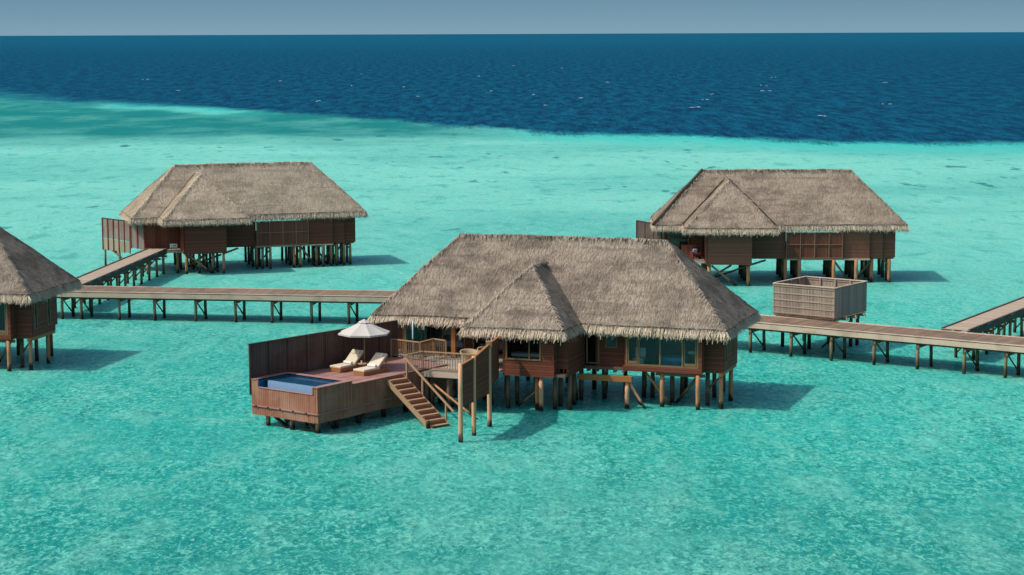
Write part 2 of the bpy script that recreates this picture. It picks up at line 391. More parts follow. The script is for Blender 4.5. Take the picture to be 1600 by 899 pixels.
def thatch_roof(parent, L, Df, Db, ze, zr, l, dorm, mat, valley=0):
    FL,FR,BR,BL = (-L,-Df,ze),(L,-Df,ze),(L,Db,ze),(-L,Db,ze); RL,RR = (-l,0,zr),(l,0,zr)
    k = (zr-ze)/Df
    hm = lambda u,v: min(ze+(v+Df)*k, zr)
    if dorm:
        uc, w, vf, z2, za, va = dorm
        def hd(u,v):
            if v < vf or abs(u-uc) > w: return -9
            return min(za - abs(u-uc)*(za-z2)/w, z2+(v-vf)*(za-z2)/(va-vf), za)
        skip = lambda p: hd(p.x,p.y) > p.z+.06
    else: skip = None
    def face(mb, A,B,C,D, nu,nv): mb.grid(A,B,C,D,nu,nv,jit,0)
    mb = MB()
    face(mb, FL,FR,RR,RL, 60,14); face(mb, BR,BL,RL,RR, 40,8); face(mb, FR,BR,RR,RR, 20,14); face(mb, BL,FL,RL,RL, 20,14)
    # eave edge and underside
    ring = [FL,FR,BR,BL]
    for a, b in zip(ring, ring[1:]+ring[:1]):
        a1 = (a[0]*.985,a[1]*.97,ze-.26); b1 = (b[0]*.985,b[1]*.97,ze-.26)
        mb.grid(a1,b1,b,a, 30,1, lambda p: jit(p), 0)
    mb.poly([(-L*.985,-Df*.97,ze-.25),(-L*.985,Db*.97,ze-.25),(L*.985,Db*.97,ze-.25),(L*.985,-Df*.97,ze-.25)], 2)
    blades(mb, FL,FR,RR,RL, 260, skip); blades(mb, FR,BR,RR,RR, 260); blades(mb, BL,FL,RL,RL, 260)
    blades(mb, BR,BL,RL,RR, 12)
    for a, b in ((FR,RR),(FL,RL),(RL,RR),(BR,RR),(BL,RL)): hiproll(mb, a, b)
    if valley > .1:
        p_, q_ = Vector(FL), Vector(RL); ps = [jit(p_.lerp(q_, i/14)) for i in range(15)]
        for a_, b_ in zip(ps, ps[1:]): mb.tube(a_+Vector((-.12,0,0)), b_+Vector((-.12,0,0)), .16, .16, 8, 3)  # darker tubes along the left hip
    roof = mb.build('roof', [mat, M['fringe'], M['soffit'], M['dark_and_shade']], parent)
    fr = MB()
    if dorm:
        uc, w = dorm[0], dorm[1]
        fringe(fr, FL, (uc-w+.35,-Df,ze), (0,-1,0)); fringe(fr, (uc+w-.35,-Df,ze), FR, (0,-1,0))
    else: fringe(fr, FL, FR, (0,-1,0))
    fringe(fr, FR, BR, (1,0,0)); fringe(fr, BL, FL, (-1,0,0)); fringe(fr, BR, BL, (0,1,0), 14)
    for c, o in ((FR,(.7,-.7,0)),(FL,(-.7,-.7,0)),(BR,(.7,.7,0)),(BL,(-.7,.7,0))):
        fringe(fr, Vector(c)-Vector((.06,0,0)), Vector(c)+Vector((.06,0,0)), o, 160)
    fr.build('eave_fringe', [mat, M['fringe'], M['dark_and_shade']], roof)
    if dorm:
        mb = MB()
        a, b, t = (uc-w,vf,z2), (uc+w,vf,z2), (uc,va,za)
        vend = (za-ze)/k - Df + .25; vb = -Df+.5
        te = (uc,vend,za); b2 = (uc+w,vb,z2); a2 = (uc-w,vb,z2)
        face(mb, a,b,t,t, 20,12); face(mb, b,b2,te,t, 12,12); face(mb, a2,a,t,te, 12,12)
        mb.grid((uc-w*.97,vf+.1,z2-.26),(uc+w*.97,vf+.1,z2-.26),b,a,16,1,jit,0)
        mb.grid((uc+w*.97,vf+.1,z2-.26),(uc+w*.97,vb,z2-.26),b2,b,8,1,jit,0)
        mb.grid((uc-w*.97,vb,z2-.26),(uc-w*.97,vf+.1,z2-.26),a,a2,8,1,jit,0)
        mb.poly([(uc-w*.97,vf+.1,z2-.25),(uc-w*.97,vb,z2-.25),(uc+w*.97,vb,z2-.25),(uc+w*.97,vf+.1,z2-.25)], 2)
        sk = lambda p: hm(p.x,p.y) > p.z+.05
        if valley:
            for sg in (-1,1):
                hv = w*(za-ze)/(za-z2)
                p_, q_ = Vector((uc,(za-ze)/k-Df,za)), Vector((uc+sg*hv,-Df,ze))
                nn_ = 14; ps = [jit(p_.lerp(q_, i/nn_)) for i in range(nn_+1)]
                for a_, b_ in zip(ps, ps[1:]): mb.tube(a_+Vector((0,-.05,.03)), b_+Vector((0,-.05,.03)), valley*random.uniform(.8,1.2), valley*random.uniform(.8,1.2), 7, 3)  # dark tubes stand in for shade under the porch roof's thatch edge
        blades(mb, a,b,t,t, 260); blades(mb, b,b2,te,t, 260, sk); blades(mb, a2,a,t,te, 260, sk)
        hiproll(mb, a, t); hiproll(mb, b, t); hiproll(mb, t, te, .09)
        pr = mb.build('porch_roof', [mat, M['fringe'], M['soffit'], M['dark_and_shade']], parent)
        fr = MB()
        fringe(fr, a, b, (0,-1,0)); fringe(fr, b, (uc+w,-Df-.2,z2), (1,0,0)); fringe(fr, (uc-w,-Df-.2,z2), a, (-1,0,0))
        fringe(fr, Vector(b)-Vector((.06,0,0)), Vector(b)+Vector((.06,0,0)), (.7,-.7,0), 160)
        fringe(fr, Vector(a)-Vector((.06,0,0)), Vector(a)+Vector((.06,0,0)), (-.7,-.7,0), 160)
        fr.build('porch_fringe', [mat, M['fringe'], M['dark_and_shade']], pr)

# ------------------------------------------------------------------ small builders
def pile(parent, x, y, top, r=.12, mat='pile', lean=.03, name='stilt'):
    mb = MB(); dx, dy = random.uniform(-lean,lean), random.uniform(-lean,lean)
    mb.tube((x+dx,y+dy,-1.2), (x,y,top), r*1.05, r*.95, 10, 0, .012, 4)
    return mb.build(name, M[mat], parent, smooth=True)
def bar(parent, name, p, q, w, h, mat, up=(0,0,1)):
    mb = MB(); mb.beam(p, q, w, h, 0, up); return mb.build(name, M[mat], parent)
def brace(parent, p, q, r=.07, mat='pile_dark'):
    mb = MB(); mb.tube(p, q, r, r, 8, 0, .008, 3); return mb.build('brace', M[mat], parent, smooth=True)
def window(parent, u0, u1, v, z0, z1, bars=(), fw=.07, dep=.08, mat='frame', axis='u', name='window'):
    """frame in the plane v (axis u) or in the plane u (axis v), pane a little behind the face"""
    mb = MB(); pn = MB()
    def bx(m, a, b, c, d, t0, t1):
        if axis == 'u': m.box(a, b, v+t0, v+t1, c, d)
        else: m.box(v-t1, v-t0, a, b, c, d)
    bx(mb, u0, u1, z0, z0+fw, -dep/2, dep/2); bx(mb, u0, u1, z1-fw, z1, -dep/2, dep/2)
    for x in (u0, u1-fw): bx(mb, x, x+fw, z0+fw, z1-fw, -dep/2, dep/2)
    for x in bars: bx(mb, x-fw*.4, x+fw*.4, z0+fw, z1-fw, -dep/2+.003, dep/2-.003)
    w = mb.build(name, M[mat], parent)
    a_, b_, c_, d_ = u0+fw*.5, u1-fw*.5, z0+fw*.5, z1-fw*.5
    pn.poly([(a_,v,c_),(b_,v,c_),(b_,v,d_),(a_,v,d_)] if axis == 'u' else [(v,a_,c_),(v,b_,c_),(v,b_,d_),(v,a_,d_)])
    pn.build('pane', M['glass'], w)
    return w

# ================================================================== MAIN VILLA (sea side)
def wall_run(mb, pts, z0, z1, th=.12):
    """cladding along a polyline of (u,v); thickness goes to the right-hand side (inside)"""
    for (a, b) in zip(pts, pts[1:]):
        d = Vector((b[0]-a[0], b[1]-a[1], 0)).normalized(); n = Vector((-d.y, d.x, 0))*th
        q = [Vector((*a,0)), Vector((*b,0)), Vector((*b,0))+n, Vector((*a,0))+n]
        mb.hexa([p+Vector((0,0,z0)) for p in q], [p+Vector((0,0,z1)) for p in q])

def sea_villa(name, label, x, y, a, ze, zr, L, Df, Db, l, dorm, mat, full=True):
    T = thing(name, label, 'villa', (x,y,0), -a, 'thatched villas on stilts')
    thatch_roof(T, L, Df, Db, ze, zr, l, dorm, mat)
    zt = ze-.1
    w = MB()
    # bay and right end
    wall_run(w, [(2.95,-2.6),(3.3,-2.6)], 2.0, zt); wall_run(w, [(3.95,-2.6),(4.5,-2.6)], 2.0, zt)
    wall_run(w, [(3.3,-2.6),(3.95,-2.6)], 2.0, 3.05); wall_run(w, [(2.75,-2.6),(2.95,-2.6)], 2.0, zt)
    wall_run(w, [(4.5,-2.6),(4.5,-3.05)], 1.93, zt)
    w.box(4.44, 8.8, -3.12, -2.95, 1.93, 2.20)                         # sill board under the bay
    w.box(8.62, 8.80, -3.12, -2.95, 2.203, zt)
    wall_run(w, [(8.80,-2.95),(8.80,-2.3)], 1.97, zt)
    wall_run(w, [(8.803,-2.3),(9.8,-2.3)], 1.97, zt)
    wall_run(w, [(9.8,-2.297),(9.8,-1.95)], 1.97, zt); wall_run(w, [(9.8,-1.55),(9.8,-.15)], 1.97, zt)
    wall_run(w, [(9.8,.25),(9.8,.95)], 1.97, zt); wall_run(w, [(9.8,-1.95),(9.8,-1.55)], 1.97, 2.4); wall_run(w, [(9.8,-.15),(9.8,.25)], 1.97, 2.4)
    wall_run(w, [(9.68,.95),(8.9,.95)], 1.97, zt); wall_run(w, [(8.9,.83),(8.9,3.2)], 1.97, zt); wall_run(w, [(8.78,3.2),(-9.5,3.2)], 1.97, zt)
    wall_run(w, [(-9.5,3.08),(-9.5,-1.3)], 1.97, zt)
    # left bedroom front, mostly glazed
    wall_run(w, [(-9.38,-1.3),(-9.15,-1.3)], 1.97, zt); wall_run(w, [(-5.35,-1.3),(-4.9,-1.3)], 1.97, zt); wall_run(w, [(-3.0,-1.3),(-1.25,-1.3)], 1.97, zt)
    if full:
        # pavilion over the water with the bathroom window
        wall_run(w, [(-1.38,-1.42),(-1.38,-6.15)], 1.85, zt-.1)
        wall_run(w, [(-1.377,-6.15),(-1.2,-6.15)], 1.85, zt-.1); wall_run(w, [(.78,-6.15),(1.52,-6.15)], 1.85, zt-.1); wall_run(w, [(-1.2,-6.15),(.78,-6.15)], 1.85, 2.72)
        wall_run(w, [(1.52,-6.147),(1.52,-5.6)], 1.85, zt-.1); wall_run(w, [(1.523,-5.6),(2.15,-5.6)], 2.25, 4.18)
        wall_run(w, [(2.15,-5.597),(2.15,-2.7)], 1.85, 4.18)
        for u in (1.56,1.83,2.05): w.box(u, u+.08, -5.59, -5.5, 1.85, 2.25)
        w.box(1.53,2.14,-5.6,-5.5,1.80,1.88)
    wo = w.build('wall', M['wall'], T)
    fl = MB(); fl.box(-9.4, 8.76, -1.28, 3.05, 1.88, 2.02); fl.box(8.763, 9.66, -1.287, .8, 1.88, 2.019); fl.box(2.2, 8.7, -2.9, -1.29, 1.87, 2.018); fl.box(8.72, 9.65, -2.2, -1.29, 1.87, 2.016)
    if full: fl.box(-1.3, 2.1, -6.05, -1.3, 1.87, 2.016)
    fl.build('floor', M['floor'], T)
    for bq in ((4.55, 8.75, -.35, -.25), (2.2, 4.45, -.9, -.8), (-9.3,-1.4,1.6,1.7), (-1.25, 2.0, -3.3, -3.2))[:4 if full else 3]:
        rm = MB(); rm.box(*bq, 2.03, zt-.15); rm.build('inner_wall', M['room'], T)
    # windows
    window(T, 4.58, 8.6, -3.02, 2.21, zt, (5.32,6.48,7.72), .09, .12)
    for (a0, a1) in ((4.70,5.24),(7.80,8.48)):
        fm = MB()
        for q in ((a0,a1,2.32,2.46),(a0,a0+.05,2.465,zt-.2),(a1-.05,a1,2.465,zt-.2)): fm.box(q[0],q[1],-3.075,-2.985,q[2],q[3])
        fm.build('casement', M['frame'], T)
    window(T, 3.3, 3.95, -2.57, 3.05, zt, (), .06, .1)
    window(T, 2.2, 2.95, -2.57, 2.12, zt, (), .08, .1, name='glass_door')
    window(T, -1.95, -1.55, 9.77, 2.4, zt, (), .05, .1, axis='v'); window(T, -.15, .25, 9.77, 2.4, zt, (), .05, .1, axis='v')
    window(T, -9.15, -5.35, -1.27, 2.05, zt, (-8.0,-6.7), .09, .1, name='glass_door'); window(T, -4.9, -3.0, -1.27, 2.05, zt, (-3.95,), .09, .1, name='glass_door')
    if full: window(T, -1.2, .78, -6.12, 2.72, zt-.15, (.12,), .08, .12)
    # stilts
    P = [(4.9,-3.9,1.5,'pile_pale'),(6.54,-2.8,1.85,'pile'),(8.57,-3.0,1.85,'pile'),(9.68,-2.35,1.75,'pile'),(9.66,.1,1.75,'pile')]
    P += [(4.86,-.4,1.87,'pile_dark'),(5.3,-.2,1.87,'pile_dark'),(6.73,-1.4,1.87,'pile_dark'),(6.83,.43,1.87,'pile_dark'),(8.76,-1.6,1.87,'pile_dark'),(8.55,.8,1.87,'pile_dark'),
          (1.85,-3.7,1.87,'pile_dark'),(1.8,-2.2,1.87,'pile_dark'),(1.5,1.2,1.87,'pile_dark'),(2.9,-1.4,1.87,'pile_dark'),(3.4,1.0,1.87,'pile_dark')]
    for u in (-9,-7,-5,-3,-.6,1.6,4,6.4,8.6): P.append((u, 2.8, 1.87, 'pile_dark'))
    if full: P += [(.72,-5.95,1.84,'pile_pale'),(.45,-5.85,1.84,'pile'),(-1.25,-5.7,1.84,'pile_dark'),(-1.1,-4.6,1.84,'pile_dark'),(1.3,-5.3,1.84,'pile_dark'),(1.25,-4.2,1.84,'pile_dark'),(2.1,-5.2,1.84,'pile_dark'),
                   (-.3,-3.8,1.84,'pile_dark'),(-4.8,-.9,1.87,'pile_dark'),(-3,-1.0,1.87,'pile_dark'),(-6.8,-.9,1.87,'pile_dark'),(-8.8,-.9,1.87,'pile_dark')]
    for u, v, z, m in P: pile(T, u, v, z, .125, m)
    # beams and braces
    bar(T, 'beam', (9.68,-2.6,1.86), (9.66,1.0,1.86), .18, .2, 'orange'); bar(T, 'beam', (6.2,-2.8,1.79), (8.9,-2.8,1.79), .15, .16, 'pile_dark')
    bar(T, 'beam', (2.15,-4.0,1.62), (5.2,-4.0,1.62), .2, .30, 'orange')
    pf = MB()
    for k in range(5): pf.box(2.35+k*.5, 2.47+k*.5, -3.0, -2.62, 1.76, 1.90)
    pf.box(2.2,4.42,-2.78,-2.64,1.90,1.985)
    pf.build('ledge', M['pile_dark'], T)
    brace(T, (5.0,-3.85,1.45), (6.0,-3.6,-.3), .075, 'pile_pale'); brace(T, (5.6,-2.7,1.8), (7.0,-2.2,-.2), .075, 'pile')
    brace(T, (8.5,-2.4,1.8), (6.9,-1.4,-.1), .09); brace(T, (4.95,-3.7,1.4), (5.4,-2.6,-.2), .07, 'pile'); brace(T, (9.6,-2.2,1.7), (8.9,-1.7,1.0), .06)
    if full: brace(T, (.6,-5.8,1.2), (-1.0,-5.0,-.1), .05, 'pile'); brace(T, (1.9,-3.7,1.7), (1.6,-2.3,0), .07); brace(T, (3.0,-1.3,1.7), (2.4,.6,0), .07)
    return T

AM = .338
VM = sea_villa('water_villa', 'large grey thatched villa with pool deck and big bay window, nearest and most central', 2.825,110.148,AM, 4.4,8.75,10.17,3.39,4.24,6.02, (-.68,2.8,-6.5,4.46,7.45,-3.3), M['thatch_main'])
VF = sea_villa('water_villa', 'villa cut off by the left picture edge, only its brown roof end and corner showing', -37.962,122.222,.207, 4.7,8.9,10.07,3.29,4.0,5.95, None, M['thatch_main'], False)

def vm(u, v, z=0.0, V=(2.825,110.148,AM)):          # villa coordinates -> world
    x, y, a = V
    return Vector((x+u*math.cos(a)+v*math.sin(a), y-u*math.sin(a)+v*math.cos(a), z))

# ================================================================== LAND-SIDE VILLAS (behind)
def land_villa(label, x, y, a, mat, wallmat, entry):
    T = thing('water_villa', label, 'villa', (x,y,0), -a, 'thatched villas on stilts')
    L,Df,Db,ze,zr,l = 10.07,3.29,4.0,4.7,8.917,5.95
    FL_[:] = [.30,.56]
    thatch_roof(T, L, Df, Db, ze, zr, l, (-4.16,3.6,-6.1,4.72,8.26,-2.9), mat, .045 if entry else .13)
    zt = ze-.15; w = MB()
    wall_run(w, [(-6.05,-2.0),(-6.05,-5.55)], 1.72, zt-.1); wall_run(w, [(-6.047,-5.55),(-2.45,-5.55)], 1.72, zt-.1); wall_run(w, [(-2.45,-5.547),(-2.45,-3.1)], 1.72, zt-.1)
    wall_run(w, [(-2.45,-3.1),(.46,-3.1)], 1.98, zt)
    wall_run(w, [(5.0,-3.2),(7.15,-3.2)], 1.98, zt); wall_run(w, [(7.15,-3.197),(7.15,-2.9)], 1.98, zt); wall_run(w, [(7.153,-2.9),(8.25,-2.9)], 1.98, zt)
    wall_run(w, [(8.25,-2.897),(8.25,-2.6)], 1.98, zt); wall_run(w, [(8.253,-2.6),(9.3,-2.6)], 1.98, zt); wall_run(w, [(9.3,-2.597),(9.3,2.9)], 1.98, zt)
    wall_run(w, [(9.18,2.9),(5.5,2.9)], 1.98, zt); wall_run(w, [(5.5,2.9),(.2,2.9)], 1.98, 2.7); wall_run(w, [(.2,2.9),(-9.3,2.9)], 1.98, zt)
    wall_run(w, [(5.5,2.78),(5.5,-3.05)], 1.98, zt); wall_run(w, [(.2,-2.95),(.2,2.78)], 1.98, zt)
    wall_run(w, [(-9.3,2.78),(-9.3,-2.0)], 1.98, zt)
    if not entry: wall_run(w, [(-9.18,-1.6),(-6.1,-1.6)], 1.98, zt)
    w.build('wall', M[wallmat], T)
    # slatted courtyard screen of four bays
    sc = MB(); sc.box(.46, 5.0, -3.34, -3.29, 2.0, 4.05); so = sc.build('slat_screen', M['slat'], T)
    f = MB()
    for u in (.46,1.58,2.72,3.86,4.93): f.box(u, u+.07, -3.41, -3.33, 1.96, 4.1)
    for z in (2.0,3.08,4.04): f.box(.531, 4.929, -3.40, -3.335, z, z+.06)
    f.build('screen_frame', M['screen_frame'], so)
    fl = MB(); fl.box(-9.2, 9.2, -2.5, 2.8, 1.86, 2.0); fl.box(.3, 7.1, -3.1, -2.51, 1.86, 1.998); fl.box(-5.95,-2.5,-5.45,-2.52,1.74,1.86); fl.build('floor', M['floor'], T)
    bar(T, 'beam', (.4,-3.2,1.90), (7.2,-3.2,1.90), .14, .12, 'fascia')
    if entry:
        d = MB(); d.box(-8.9,-6.06,-2.75,-2.65,2.0,zt); do = d.build('entry_wall', M['slat'], T)
        f = MB()
        for u in (-8.95,-8.05,-6.2): f.box(u,u+.12,-2.85,-2.64,1.97,zt)
        f.build('door_frame', M['wall'], do)
        pl = MB(); 
        for k in range(16): pl.box(-9.3+k*.2,-9.12+k*.2,-4.2,-2.86,1.92,2.02)
        pl.build('landing', M['jetty_pale'], T)
        bar(T, 'beam', (-9.3,-4.15,1.83),(-6.05,-4.15,1.83),.12,.16,'fascia')
        for u in (-8.9,-7.6,-6.4): pile(T,u,-4.0,1.75,.11,'pile')
    else:
        pl = MB()
        for k in range(16): pl.box(-9.3+k*.2,-9.12+k*.2,-4.4,-1.62,1.88,1.98)
        pl.build('terrace_floor', M['jetty_pale'], T)
        bar(T, 'beam', (-9.3,-4.38,1.80),(-6.1,-4.38,1.80),.12,.16,'fascia')
        window(T,-8.9,-7.2,-1.66,2.0,4.3,(-8.05,),.08,.1,name='glass_door')
        pn = MB(); pn.box(-7.9,-6.75,-3.1,-3.0,2.0,3.05); pn.build('low_panel', M['slat'], T)
        for u in (-9,-7.6,-6.3): pile(T,u,-4.2,1.72,.11,'pile_dark')
    US = (-5.8,-4.7,-3.6,-2.7,.42,1.0,1.6,3.7,4.3,5.7,6.2,7.0,7.5,8.2,8.8) if entry else (-5.8,-2.7,.42,1.55,4.3,6.1,7.4,8.8)
    for u in US:
        for k, v in enumerate((-3.3,-1.6,.4,2.5)):
            if u < -2 and k == 0: v = -5.2
            if u > 7 and k == 0: v = -2.75
            if entry: v += random.uniform(-.25,.25)
            pile(T, u, v, 1.88 if u > -2 or k else 1.75, .115 if entry else .15, ('pile' if random.random() < .5 or not entry else 'pile_grey') if k == 0 else 'pile_dark')
        bar(T, 'beam', (u,-3.4 if u>-2 and u<7 else (-5.4 if u<0 else -2.7),1.78),(u,2.7,1.78),.2,.16,'pile_dark')
    if entry:
        for p, q in (((8.0,-2.4,1.7),(7.0,-1.9,-.2)),((6.9,-2.6,1.6),(8.1,-2.0,-.1)),((4.4,-2.9,1.7),(3.6,-1.2,-.2)),((1.7,-2.9,1.6),(.6,-2.2,.1)),((-4.6,-5.0,1.5),(-3.0,-4.4,.0)),((-5.6,-4.6,1.5),(-4.4,-3.4,-.1)),((5.9,-1.2,1.7),(7.2,-.6,-.2))): brace(T, p, q, .07, 'pile_dark')
    for p, q in (((4.4,-3.2,1.7),(5.8,-2.6,-.2)),((7.3,-2.8,1.7),(5.9,-2.2,-.2)),((7.4,-2.3,1.7),(6.2,-1.5,-.2)),((-2.6,-4.8,1.6),(-1.2,-3.4,1.85)),((-5.6,-5.0,1.6),(-3.4,-5.0,-.2)),((-2.8,-4.6,1.5),(-5.2,-2.2,.3)),((8.7,-2.6,1.5),(8.3,-2.4,1.9)),((-4.0,-4.6,1.6),(-5.8,-3.0,.2))):
        brace(T, p, q, .085, 'pile_dark' if p[0] > -5 else 'pile')
    return T
VLp = (-23.321,172.354,-.299); VRp = (21.664,161.756,.034)
VL = land_villa('tan thatched villa at the end of the pale branch walkway, beyond the left jetty', *VLp, M['thatch_left'], 'wall', True)
VR = land_villa('grey thatched villa with lit slatted screen, standing behind the square fenced enclosure', *VRp, M['thatch_right'], 'wall_grey', False)

# privacy fences of the two villas behind
def fence(label, p, q, z0, z1, mats, npost=5, low=None, cap='kerb'):
    p = Vector((*p,0)); q = Vector((*q,0)); d = (q-p); L = d.length; rz = math.atan2(d.y, d.x)
    T = thing('privacy_fence', label, 'fence', p, rz)
    b = MB()
    n = int(L/.14)
    for k in range(n):
        a0 = k*L/n; b.box(a0+.003, a0+L/n-.003, -.02, .02, (low if low else z0)+random.uniform(-.02,.02), z1)
    b.build('boards', M[mats], T)
    if low:
        b = MB()
        for k in range(n):
            a0 = k*L/n; b.box(a0+.004, a0+L/n-.004, -.017, .017, z0+random.uniform(-.06,.04), low-.05)
        b.build('lower_boards', M['fence_pale'], T)
    for k in range(npost):
        x = L*k/(npost-1); pb = MB(); pb.box(x-.05,x+.05,-.085,-.023,z0-.05,z1+.01); pb.build('post', M['wall' if mats!='fence' else 'fence'], T)
    for z in ((z0+z1)/2+.1, z1-.1):
        r = MB(); r.box(.06, L-.06, .024, .07, z-.04, z+.04); r.build('rail', M['kerb'], T)
    c = MB(); c.box(-.06, L+.06, -.07, .07, z1+.012, z1+.05); c.build('cap', M[cap], T)
    return T
w2 = lambda V,u,v: tuple(vm(u,v,0,V)[:2])
fL = fence('grey board fence with pale lower boards left of the tan villa', w2(VLp,-11.9,2.6), w2(VLp,-10.0,-1.3), 1.55, 4.25, 'fence_grey', 6, 2.55)
pile(fL, .1, .12, 1.6, .09, 'pile_dark', name='post'); pile(fL, 2.4, .12, 1.6, .09, 'pile_dark', name='post')
brace(fL, (.9,.1,1.7), (2.6,.1,1.0), .07); brace(fL, (1.4,.15,1.7), (2.8,.15,.9), .06)
fence('short grey board fence joining the left villa to its entrance', w2(VLp,-9.95,-1.4), w2(VLp,-8.95,-2.7), 2.0, 4.3, 'fence_grey', 3)
fence('brown board fence poking out left of the right rear villa', w2(VRp,-11.3,2.9), w2(VRp,-9.4,-1.0), 1.7, 4.45, 'fence', 4)

# number plate beside the walkway of the left villa
P = vm(-6.75,-4.35,0,VLp)
T = thing('number_sign', 'small white sign with dark marks at the end of the branch walkway', 'sign', (P.x,P.y,0), -VLp[2])
mb = MB(); mb.box(-.3,.3,-.03,.03,2.22,2.52); mb.build('plate', M['white'], T)
mb = MB()
for k, (w_, h_) in enumerate(((.05,.10),(.09,.12),(.09,.12))): mb.box(-.16+k*.14,-.16+k*.14+w_,-.036,-.031,2.31,2.31+h_)
mb.build('marks', M['black'], T)
for s in (-.2,.2): bar(T,'post',(s,.06,1.95),(s,.06,2.5),.06,.06,'rail_grey')

# red chair on the terrace of the right villa
P = vm(-6.75,-3.75,0,VRp)
T = thing('armchair', 'dark red armchair on the small terrace of the right rear villa', 'armchair', (P.x,P.y,1.98), -VRp[2]+.3)
for n_, q in (('seat',(-.3,.3,-.3,.3,.3,.45)),('backrest',(-.3,.3,.31,.4,.3,.95)),('armrest',(-.4,-.31,-.3,.4,.0,.62)),('armrest',(.31,.4,-.3,.4,.0,.62))):
    mb = MB(); mb.box(*q); mb.build(n_, M['red'], T, bevel=.03)
mb = MB(); mb.box(-.2,.2,.2,.30,.46,.8); mb.build('cushion', M['linen'], T, bevel=.04)

# ================================================================== POOL DECK
AD = .65; F0 = Vector((-9.78,98.1,0))
E1 = Vector((math.sin(AD), math.cos(AD), 0)); E2 = Vector((-math.cos(AD), math.sin(AD), 0))
# local frame of the deck: x = along p (away to the right), y = q (to the left); rotation so that local x -> E1
RZD = math.atan2(E1.y, E1.x)
def dk(p, q, z=0.0): return F0 + E1*p + E2*q + Vector((0,0,z))
W_, LN, ZD = 4.62, 10.4, 2.2
T = thing('pool_deck', 'red brown timber deck with upright board cladding, holding pool and sun loungers', 'deck', F0, RZD)
mb = MB(); n = int(W_/.15)
for k in range(n):
    q0 = k*W_/n; q1 = q0+W_/n-.008; p = 2.62; 
    while p < LN:
        p2 = min(LN, p+random.uniform(2.2,3.6)); mb.box(p, p2-.006, q0, q1, ZD-.05, ZD+random.uniform(-.004,.004)); p = p2
mb.build('deck_boards', M['deck'], T)
sk = MB()
def skirt(mb, p, q, z0, z1, th=.05):
    p = Vector(p); q = Vector(q); d = q-p; n = max(2,int(d.length/.13)); s = d.normalized().cross(Vector((0,0,1)))
    for k in range(n):
        a = p.lerp(q, k/n); b = p.lerp(q, (k+1)/n-.004/d.length*1.0); o = s*random.uniform(0,.008)
        zz0 = z0+random.uniform(-.012,.012)
        mb.hexa([a+o+Vector((0,0,zz0)), b+o+Vector((0,0,zz0)), b-s*th+Vector((0,0,zz0)), a-s*th+Vector((0,0,zz0))], [a+o+Vector((0,0,z1)), b+o+Vector((0,0,z1)), b-s*th+Vector((0,0,z1)), a-s*th+Vector((0,0,z1))])
# end face towards the sea (p = 0), with the low sill of the overflow edge, and the long right side (q = 0)
skirt(sk, (0,W_,0), (0,4.15,0), 1.04, 2.36); skirt(sk, (0,4.147,0), (0,.34,0), 1.04, 1.98); skirt(sk, (0,.337,0), (0,0,0), 1.04, 2.36)
skirt(sk, (0.0,0,0), (2.6,0,0), 1.04, 2.36); skirt(sk, (2.603,0,0), (LN,0,0), 1.04, 2.17)
skirt(sk, (LN,W_,0), (0,W_,0), 1.04, 2.17)
sk.build('cladding', M['skirt'], T)
sk = MB(); skirt(sk, (0.01,W_,0), (0.01,0.01,0), .55, .99); skirt(sk, (0.01,0.01,0), (LN,.01,0), .55, .99); sk.build('lower_cladding', M['skirt'], T)
for a, b in (((-.03,W_,1.02),(-.03,-.03,1.02)),((-.03,-.03,1.02),(LN,-.03,1.02))): bar(T, 'rail', a, b, .07, .05, 'deck')
for q in (.75,1.65,2.55,3.4,4.25):
    mb = MB(); mb.box(-.09,-.068,q-.05,q+.05,.98,1.06); mb.build('bracket', M['black'], T)
bar(T, 'trim', (2.63,.02,2.21), (LN,.02,2.21), .16, .035, 'deck')
u = MB(); u.box(.1, LN-.1, .1, W_-.1, 1.5, 2.1) if 0 else None
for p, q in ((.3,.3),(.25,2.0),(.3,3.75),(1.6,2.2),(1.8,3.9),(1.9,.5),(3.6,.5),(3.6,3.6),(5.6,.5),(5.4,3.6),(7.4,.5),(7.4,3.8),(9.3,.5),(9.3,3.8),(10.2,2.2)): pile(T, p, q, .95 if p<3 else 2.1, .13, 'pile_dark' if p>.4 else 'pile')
for p in (.4,1.8,3.6,5.5,7.4,9.3): bar(T, 'joist', (p,.2,1.0 if p < 3 else 1.9), (p,W_-.2,1.0 if p < 3 else 1.9), .14, .18, 'pile_dark')
for a, b in (((.3,3.7,.75),(.35,2.2,-.2)),((.4,3.5,.6),(1.0,2.6,-.3)),((.3,.5,.2),(.4,1.9,-.1)),((1.0,.4,.6),(1.9,.5,-.2)),((3.5,.6,-.1),(5.5,.6,1.4)),((.4,2.2,.7),(1.0,3.4,-.2)),((.35,1.2,.65),(.3,.4,.0))): brace(T, a, b, .06, 'pile_dark')

